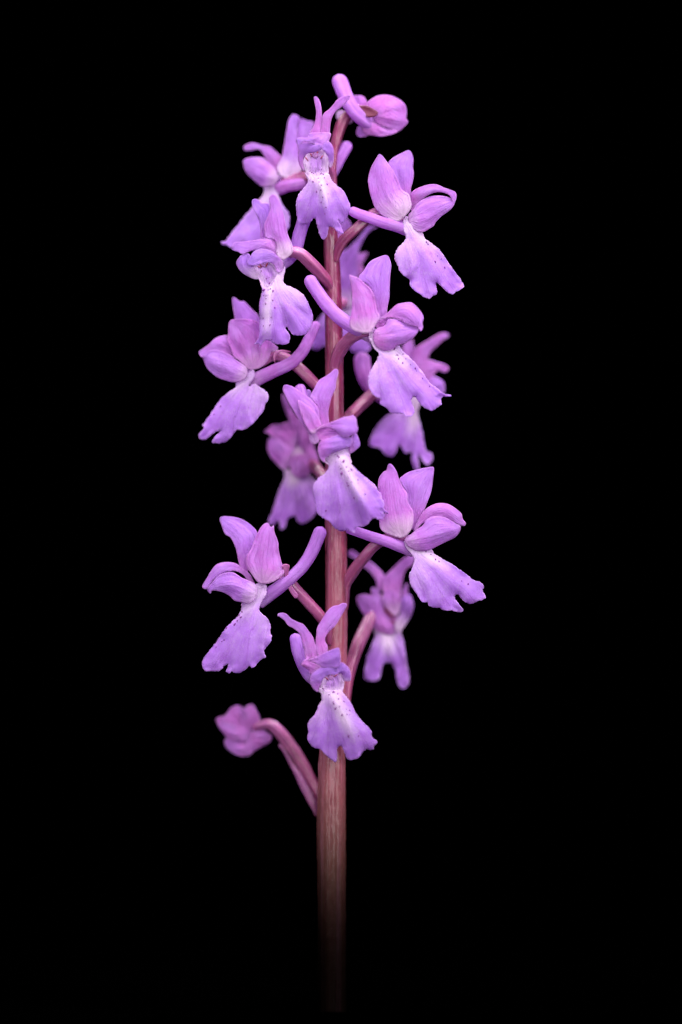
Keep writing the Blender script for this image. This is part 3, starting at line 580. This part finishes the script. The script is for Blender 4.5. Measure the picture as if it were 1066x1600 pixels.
Z12 = (600, 720, 6.6625)
flower('right flower in profile with white-haired sepal base and lip swept outwards', Z12, 40, (250, 820, 0, 9), [
 ('ovary', [(540, 955, -40), (540, 915, -38), (550, 896, -32), (568, 872, -20), (586, 852, -12), (612, 838, -8), (636, 842, -4)], [4, 8, 8.8, 8.5, 8, 7.5, 7], {'px': 1}),
 ('lateral_sepal', [163,197,200,154,250,119,330,94,420,74,500,61,522,75,512,180,502,270,482,350,452,430,417,522,360,640,300,720,285,580,245,440,235,350], [310,690,380,330,510,68], -10, -16, 9, {'pb': .05, 'tint': .4, 'curl': 4}),
 ('spur', [(645, 862, 4), (632, 856, 6), (615, 850, 6), (598, 844, 4), (576, 837, 0), (553, 829, -4), (540, 826, -6)], [9, 9.5, 8.8, 8.2, 7.8, 7.5, 7], {'px': 1, 'groove': .08}),
 ('dorsal_sepal', [308,725,350,628,415,523,470,478,540,446,610,439,680,454,750,498,807,550,822,605,852,645,842,677,800,674,740,645,660,600,590,585,520,592,450,630,390,660,340,720], [315,710,450,560,620,510,845,660], -3, 2, 8, {'tint': .7, 'tilt': .2}),
 ('lip', [213,815,245,850,300,900,380,925,487,918,530,970,620,1025,700,1070,800,1140,880,1200,940,1245,990,1255,1025,1280,1039,1320,1025,1350,1050,1390,1057,1430,1020,1449,980,1460,920,1489,860,1481,820,1450,790,1410,765,1392,743,1400,739,1430,770,1480,827,1550,816,1572,770,1570,700,1560,640,1560,585,1535,520,1531,470,1511,454,1470,400,1466,370,1430,340,1380,290,1310,269,1260,264,1190,300,1100,316,1020,280,960,229,900],
   [300,880,440,960,640,1070,850,1230,1030,1390], 6, -4, 14, {'tilt': .17, 'ext': .5, 'w': 13, 'flute': 2.2, 'ruffle': 2.2}),
 ('petal', [280,765,330,720,400,675,450,607,520,577,600,577,680,607,740,647,797,680,787,742,732,802,650,842,570,882,480,927,420,940,350,937,290,917,238,882,217,830,240,780], [255,830,500,770,790,700], 8, 5, 15, {'pb': .3, 'tint': .5}),
 ('lateral_sepal', [43,45,65,29,97,55,132,110,152,170,167,210,202,280,242,340,252,430,302,520,308,610,294,692,252,764,180,803,100,783,0,742,-42,690,-52,560,-57,400,-62,250,-47,170,0,110,25,100], [190,770,110,480,60,35], 9, 5, 13, {'pb': .95, 'pe': .36, 'tint': .75, 'tilt': .1}),
 ('lip_spots', [(440,942,1.1),(537,1027,1.3),(573,1048,1.3),(490,975,.7,-.7),(810,1252,.8),(878,1283,1.3)]),
])

Z13 = (520, 840, 6.6625)
flower('blurred lower right flower seen from its side behind the stem, lip split in two', Z13, -70, (600, 820, -6, 10), [
 ('ovary', [(541, 1120, 0), (543, 1070, -8), (548, 1040, -18), (561, 1004, -34), (578, 968, -62), (596, 932, -90)], [4, 8, 9.5, 9.8, 9.2, 8], {'px': 1, 'abs': 1}),
 ('lateral_sepal', [160,155,200,134,260,168,330,228,390,250,460,308,535,390,570,500,480,560,452,450,408,380,348,322,288,282,228,214,178,192], [520,500,400,310,175,155], -4, -14, 5, {'pb': 0, 'tint': .6, 'flute': .3}),
 ('lateral_sepal', [540,412,600,348,680,268,750,208,840,163,857,220,832,282,772,322,737,382,722,480,700,620,640,700,560,660,515,520], [610,640,650,420,850,180], 4, -4, 7, {'pb': .2, 'tint': .6}),
 ('petal', [398,550,430,518,480,555,510,650,430,620], [470,630,430,525], 0, -2, 3, {'pb': 0}),
 ('petal', [715,580,770,473,782,540,774,610,730,640], [740,620,772,480], 0, -2, 3, {'pb': 0}),
 ('dorsal_sepal', [520,600,560,540,640,555,705,620,712,700,668,812,600,775,535,705], [655,815,600,560], 12, 4, 5, {'tint': .7, 'pb': .6, 'pe': .9}),
 ('throat', [500,720,600,760,680,830,690,900,640,980,560,960,490,860], [560,760,620,950], -2, 4, -6, {'pb': .25, 'tint': 1.3}),
 ('anther_streaks', [(560,765,2.2,-.7),(600,800,2.4,-.7),(630,880,1.5,-.6)]),
 ('lip', [420,940,540,970,700,940,712,1010,742,1090,762,1240,782,1370,797,1460,782,1540,730,1572,688,1540,663,1470,658,1390,612,1310,590,1300,530,1320,505,1380,490,1460,450,1491,370,1491,328,1460,333,1380,358,1250,408,1110,443,1020], [570,960,590,1300], 4, 6, 8, {'ext': .8, 'w': 14, 'pb': 1.2}),  # extra pale lip colour stands in for the blocked light
 ('petal', [248,640,270,604,330,589,400,599,450,575,505,620,525,700,545,800,610,890,650,980,600,1015,540,1005,440,955,375,885,325,805,278,722], [570,970,440,760,300,620], 6, 4, 11, {'pb': .05, 'tint': .55}),
 ('petal', [695,680,740,600,800,588,832,650,842,730,812,822,762,902,712,965,660,970,645,890,700,790], [680,940,770,760,790,610], 8, 4, 10, {'pb': .95, 'pe': .6, 'tint': .25}),
], pink=.1)

Z14 = (310, 800, 6.156)
flower('left flower in profile below mid-spike with thick blunt spur rising towards the stem', Z14, 26, (590, 740, 0, 9), [
 ('ovary', [(516, 1010, -14), (512, 980, -12), (500, 962, -12), (478, 938, -14), (460, 918, -14), (449, 902, -14), (430, 905, -12)], [4, 7.5, 8.5, 8.3, 8, 7.5, 7], {'px': 1}),
 ('bract', [808,514,876,514,868,600,905,720,960,800,930,830,870,740,835,650], [940,810,850,640,845,520], -2, 8, 2, {'tint': 1.15, 'thick': 2.2}),
 ('lateral_sepal', [205,70,225,44,290,41,390,59,470,99,530,149,566,195,570,290,540,380,500,480,470,590,420,580,388,480,373,400,358,340,313,250,258,210,228,140], [450,570,400,260,215,55], -12, -16, 9, {'pb': .05, 'tint': .3, 'curl': 3, 'tilt': -.1}),
 ('spur', [(405, 942, 2), (425, 926, 4), (449, 908, 2), (472, 886, -1), (488, 861, -4), (504, 823, -9)], [9.5, 10.5, 9.8, 9.6, 10, 10.6], {'px': 1, 'groove': .08, 'tint': .45}),
 ('dorsal_sepal', [38,715,80,640,120,570,170,509,230,486,310,482,380,504,430,549,490,589,522,640,545,700,480,665,440,612,400,582,350,567,270,580,200,612,130,672,78,742], [525,665,380,535,200,545,45,720], -4, 0, 7, {'tint': .4, 'tilt': -.22}),
 ('lip', [415,880,480,870,535,840,555,760,555,690,645,690,655,780,605,880,587,920,597,960,652,1010,687,1060,699,1110,692,1150,707,1200,696,1250,645,1310,635,1350,650,1397,600,1420,560,1470,515,1502,490,1480,460,1515,400,1545,355,1551,325,1530,300,1551,268,1530,292,1464,250,1480,200,1530,130,1531,58,1523,38,1465,50,1410,110,1330,180,1240,260,1120,320,1060,380,1000,414,930],
   [590,760,470,920,320,1090,180,1290,50,1460], 6, -4, 12, {'tilt': -.16, 'ext': .42, 'w': 12, 'flute': 2.0, 'ruffle': 2, 'pb': .85}),
 ('petal', [83,742,130,680,200,608,270,583,340,583,420,632,480,657,545,697,565,760,553,822,520,867,470,880,410,867,350,852,300,807,220,767,130,757,118,788,93,762], [545,790,330,700,90,745], 8, 4, 13, {'pb': .6, 'pe': .3, 'tint': .3}),
 ('lateral_sepal', [528,300,560,220,600,150,640,109,672,106,700,145,726,128,733,190,768,290,773,360,793,450,828,580,802,617,740,662,680,688,620,693,568,672,528,620,478,550,458,490,468,420,510,350], [620,690,640,420,690,125], 9, 6, 11, {'pb': .5, 'pe': .36, 'tint': .75, 'flute': 1.6}),
 ('lip_spots', [(420,960,1.0),(392,990,1.1),(410,1012,1.2,.6),(375,1045,1.2),(350,1080,1.3),(270,1115,1.3),(228,1243,.9,.3),(248,1230,1.0,.3),(172,1300,.8)]),
])

Z15 = (430, 930, 5.925)
flower('lowest front flower with two twisted ears, hood and fringed spotted lip', Z15, 60, (420, 680, -14, 9), [
 ('ovary', [(560, 1060, -52), (560, 930, -48), (530, 800, -36), (470, 700, -18), (430, 670, -12)], [4, 7.5, 8, 8, 7]),
 ('spur', [(360, 800, -18), (310, 740, -24), (250, 620, -30), (212, 510, -34), (190, 410, -37), (180, 352, -38)], [7, 9, 10, 9.8, 9.4, 9.2], {'groove': .06, 'tint': .3}),
 ('lateral_sepal', [21,190,35,167,95,169,150,219,210,249,260,269,310,329,352,389,367,440,400,570,340,590,285,590,268,500,243,400,223,350,168,305,123,280,88,235,48,205], [340,570,270,340,28,180], -6, -4, 6, {'pb': .1, 'tint': .5, 'flute': .4, 'ruffle': .6}),
 ('lateral_sepal', [383,360,390,300,430,230,480,150,530,104,590,89,625,71,664,79,661,110,610,200,560,280,500,340,466,390,466,430,487,475,480,560,430,570,395,560,373,460], [430,550,420,380,520,200,655,80], -5, -12, 7, {'pb': .1, 'tint': .55, 'flute': .5, 'ruffle': .6}),
 ('petal', [238,640,290,588,340,620,425,660,385,700,330,735,310,695,262,662], [390,690,245,640], -6, -2, 4, {'tint': 1.2, 'pb': .3}),
 ('throat', [420,800,460,740,520,715,610,705,640,780,628,870,560,895,470,900,425,870], [520,730,540,890], -6, 2, -7, {'pb': .85}),
 ('column', (515, 765, 3, 4.2, 7)),
 ('lip', [396,845,430,862,500,880,600,865,628,770,634,860,625,890,660,940,710,1010,740,1080,800,1160,860,1220,893,1265,895,1310,948,1360,915,1400,919,1425,880,1435,850,1430,810,1455,790,1490,750,1515,700,1526,670,1520,650,1480,630,1430,620,1400,590,1398,575,1440,575,1510,560,1549,520,1520,470,1480,420,1430,360,1410,310,1360,297,1310,310,1260,301,1200,330,1140,370,1100,400,1030,430,960,420,910,396,885],
   [520,890,610,1080,700,1280,770,1490], 4, 2, 9, {'fold': .18, 'ridge': 6, 'w': 12, 'ext': .8, 'curl': 6, 'flute': 1.6}),
 ('petal', [323,780,340,728,400,683,460,655,560,660,590,700,575,732,500,742,450,772,425,822,405,862,395,897,358,872,333,832], [390,880,380,770,570,690], 2, 10, 7, {'pb': .1, 'tint': .08}),
 ('petal', [575,650,610,620,650,638,687,680,702,730,699,790,660,797,625,782,618,732,570,722,555,680], [620,770,650,690,580,670], 3, 9, 6, {'pb': .35, 'tint': .1}),
 ('dorsal_sepal', [305,600,360,578,430,548,500,513,585,485,602,520,606,620,582,670,500,676,440,670,400,645,350,622], [330,600,460,600,590,520], 4, 15, 7, {'tint': .2, 'pb': .1}),
 ('lip_spots', [(445,865,1,-.6),(455,880,.8,-.8),(500,920,1,-.9),(543,897,1.7,0),(580,913,1.2),(588,960,1.2),(637,985,1.4,-.8),(540,990,1.1),(545,1005,1.0),(560,1050,1.5),(597,1030,.9),(620,1110,1.3),(665,1103,.9),(690,1068,1,-.6),(660,1055,.5),(690,1108,.5),(680,1305,1.4),(773,1302,.9)]),
 ('anther_streaks', [(480,772,1,-.7),(500,750,1,-1.2),(525,745,1,1.4),(560,745,1,.6)]),
])

Z16 = (330, 1090, 6.6625)
flower('drooping half-closed flower on a long arched stalk, lowest of the spike', Z16, -64, (400, 370, 0, 8), [
 ('bract', [706,485,735,500,800,600,900,740,1000,850,1080,1000,1110,1120,1092,1240,1060,1180,940,960,860,780,780,620], [1090,1220,920,880,715,490], 38, 14, 6, {'tint': .8, 'thick': 3}),
 ('ovary', [(1200, 1180, 50), (1140, 1040, 44), (1040, 860, 32), (960, 715, 22), (875, 580, 14), (790, 460, 10), (700, 350, 8), (610, 280, 8), (510, 290, 6), (430, 330, 2)], [5, 8, 8.5, 9, 9.5, 9.5, 9, 8, 6.5, 5.5]),
 ('lateral_sepal', [340,112,370,90,410,69,450,90,480,150,507,215,490,300,420,340,380,350,300,290,268,200,290,120], [420,320,410,75], 0, -6, 8, {'pb': 0, 'tint': 1.1}),
 ('dorsal_sepal', [48,230,80,203,140,188,200,110,260,81,305,90,340,125,360,220,400,300,400,390,300,400,180,330,90,290], [390,360,60,230], 2, 0, 9, {'pb': 0, 'tint': .8}),
 ('petal', [136,460,170,415,240,425,340,445,420,470,440,560,380,607,290,607,220,572,158,522], [410,480,150,470], 2, 2, 9, {'pb': 0, 'tint': .5}),
 ('petal', [390,400,440,335,520,318,580,358,633,410,602,470,530,512,460,552,390,602,345,550,355,470], [400,420,590,440], 5, 2, 9, {'pb': 0, 'tint': .8}),
 ('petal', [70,270,180,262,280,298,370,355,375,440,280,455,170,420,105,340], [370,400,80,270], 7, 5, 7, {'pb': 0, 'tint': .6}),
], pink=.2)
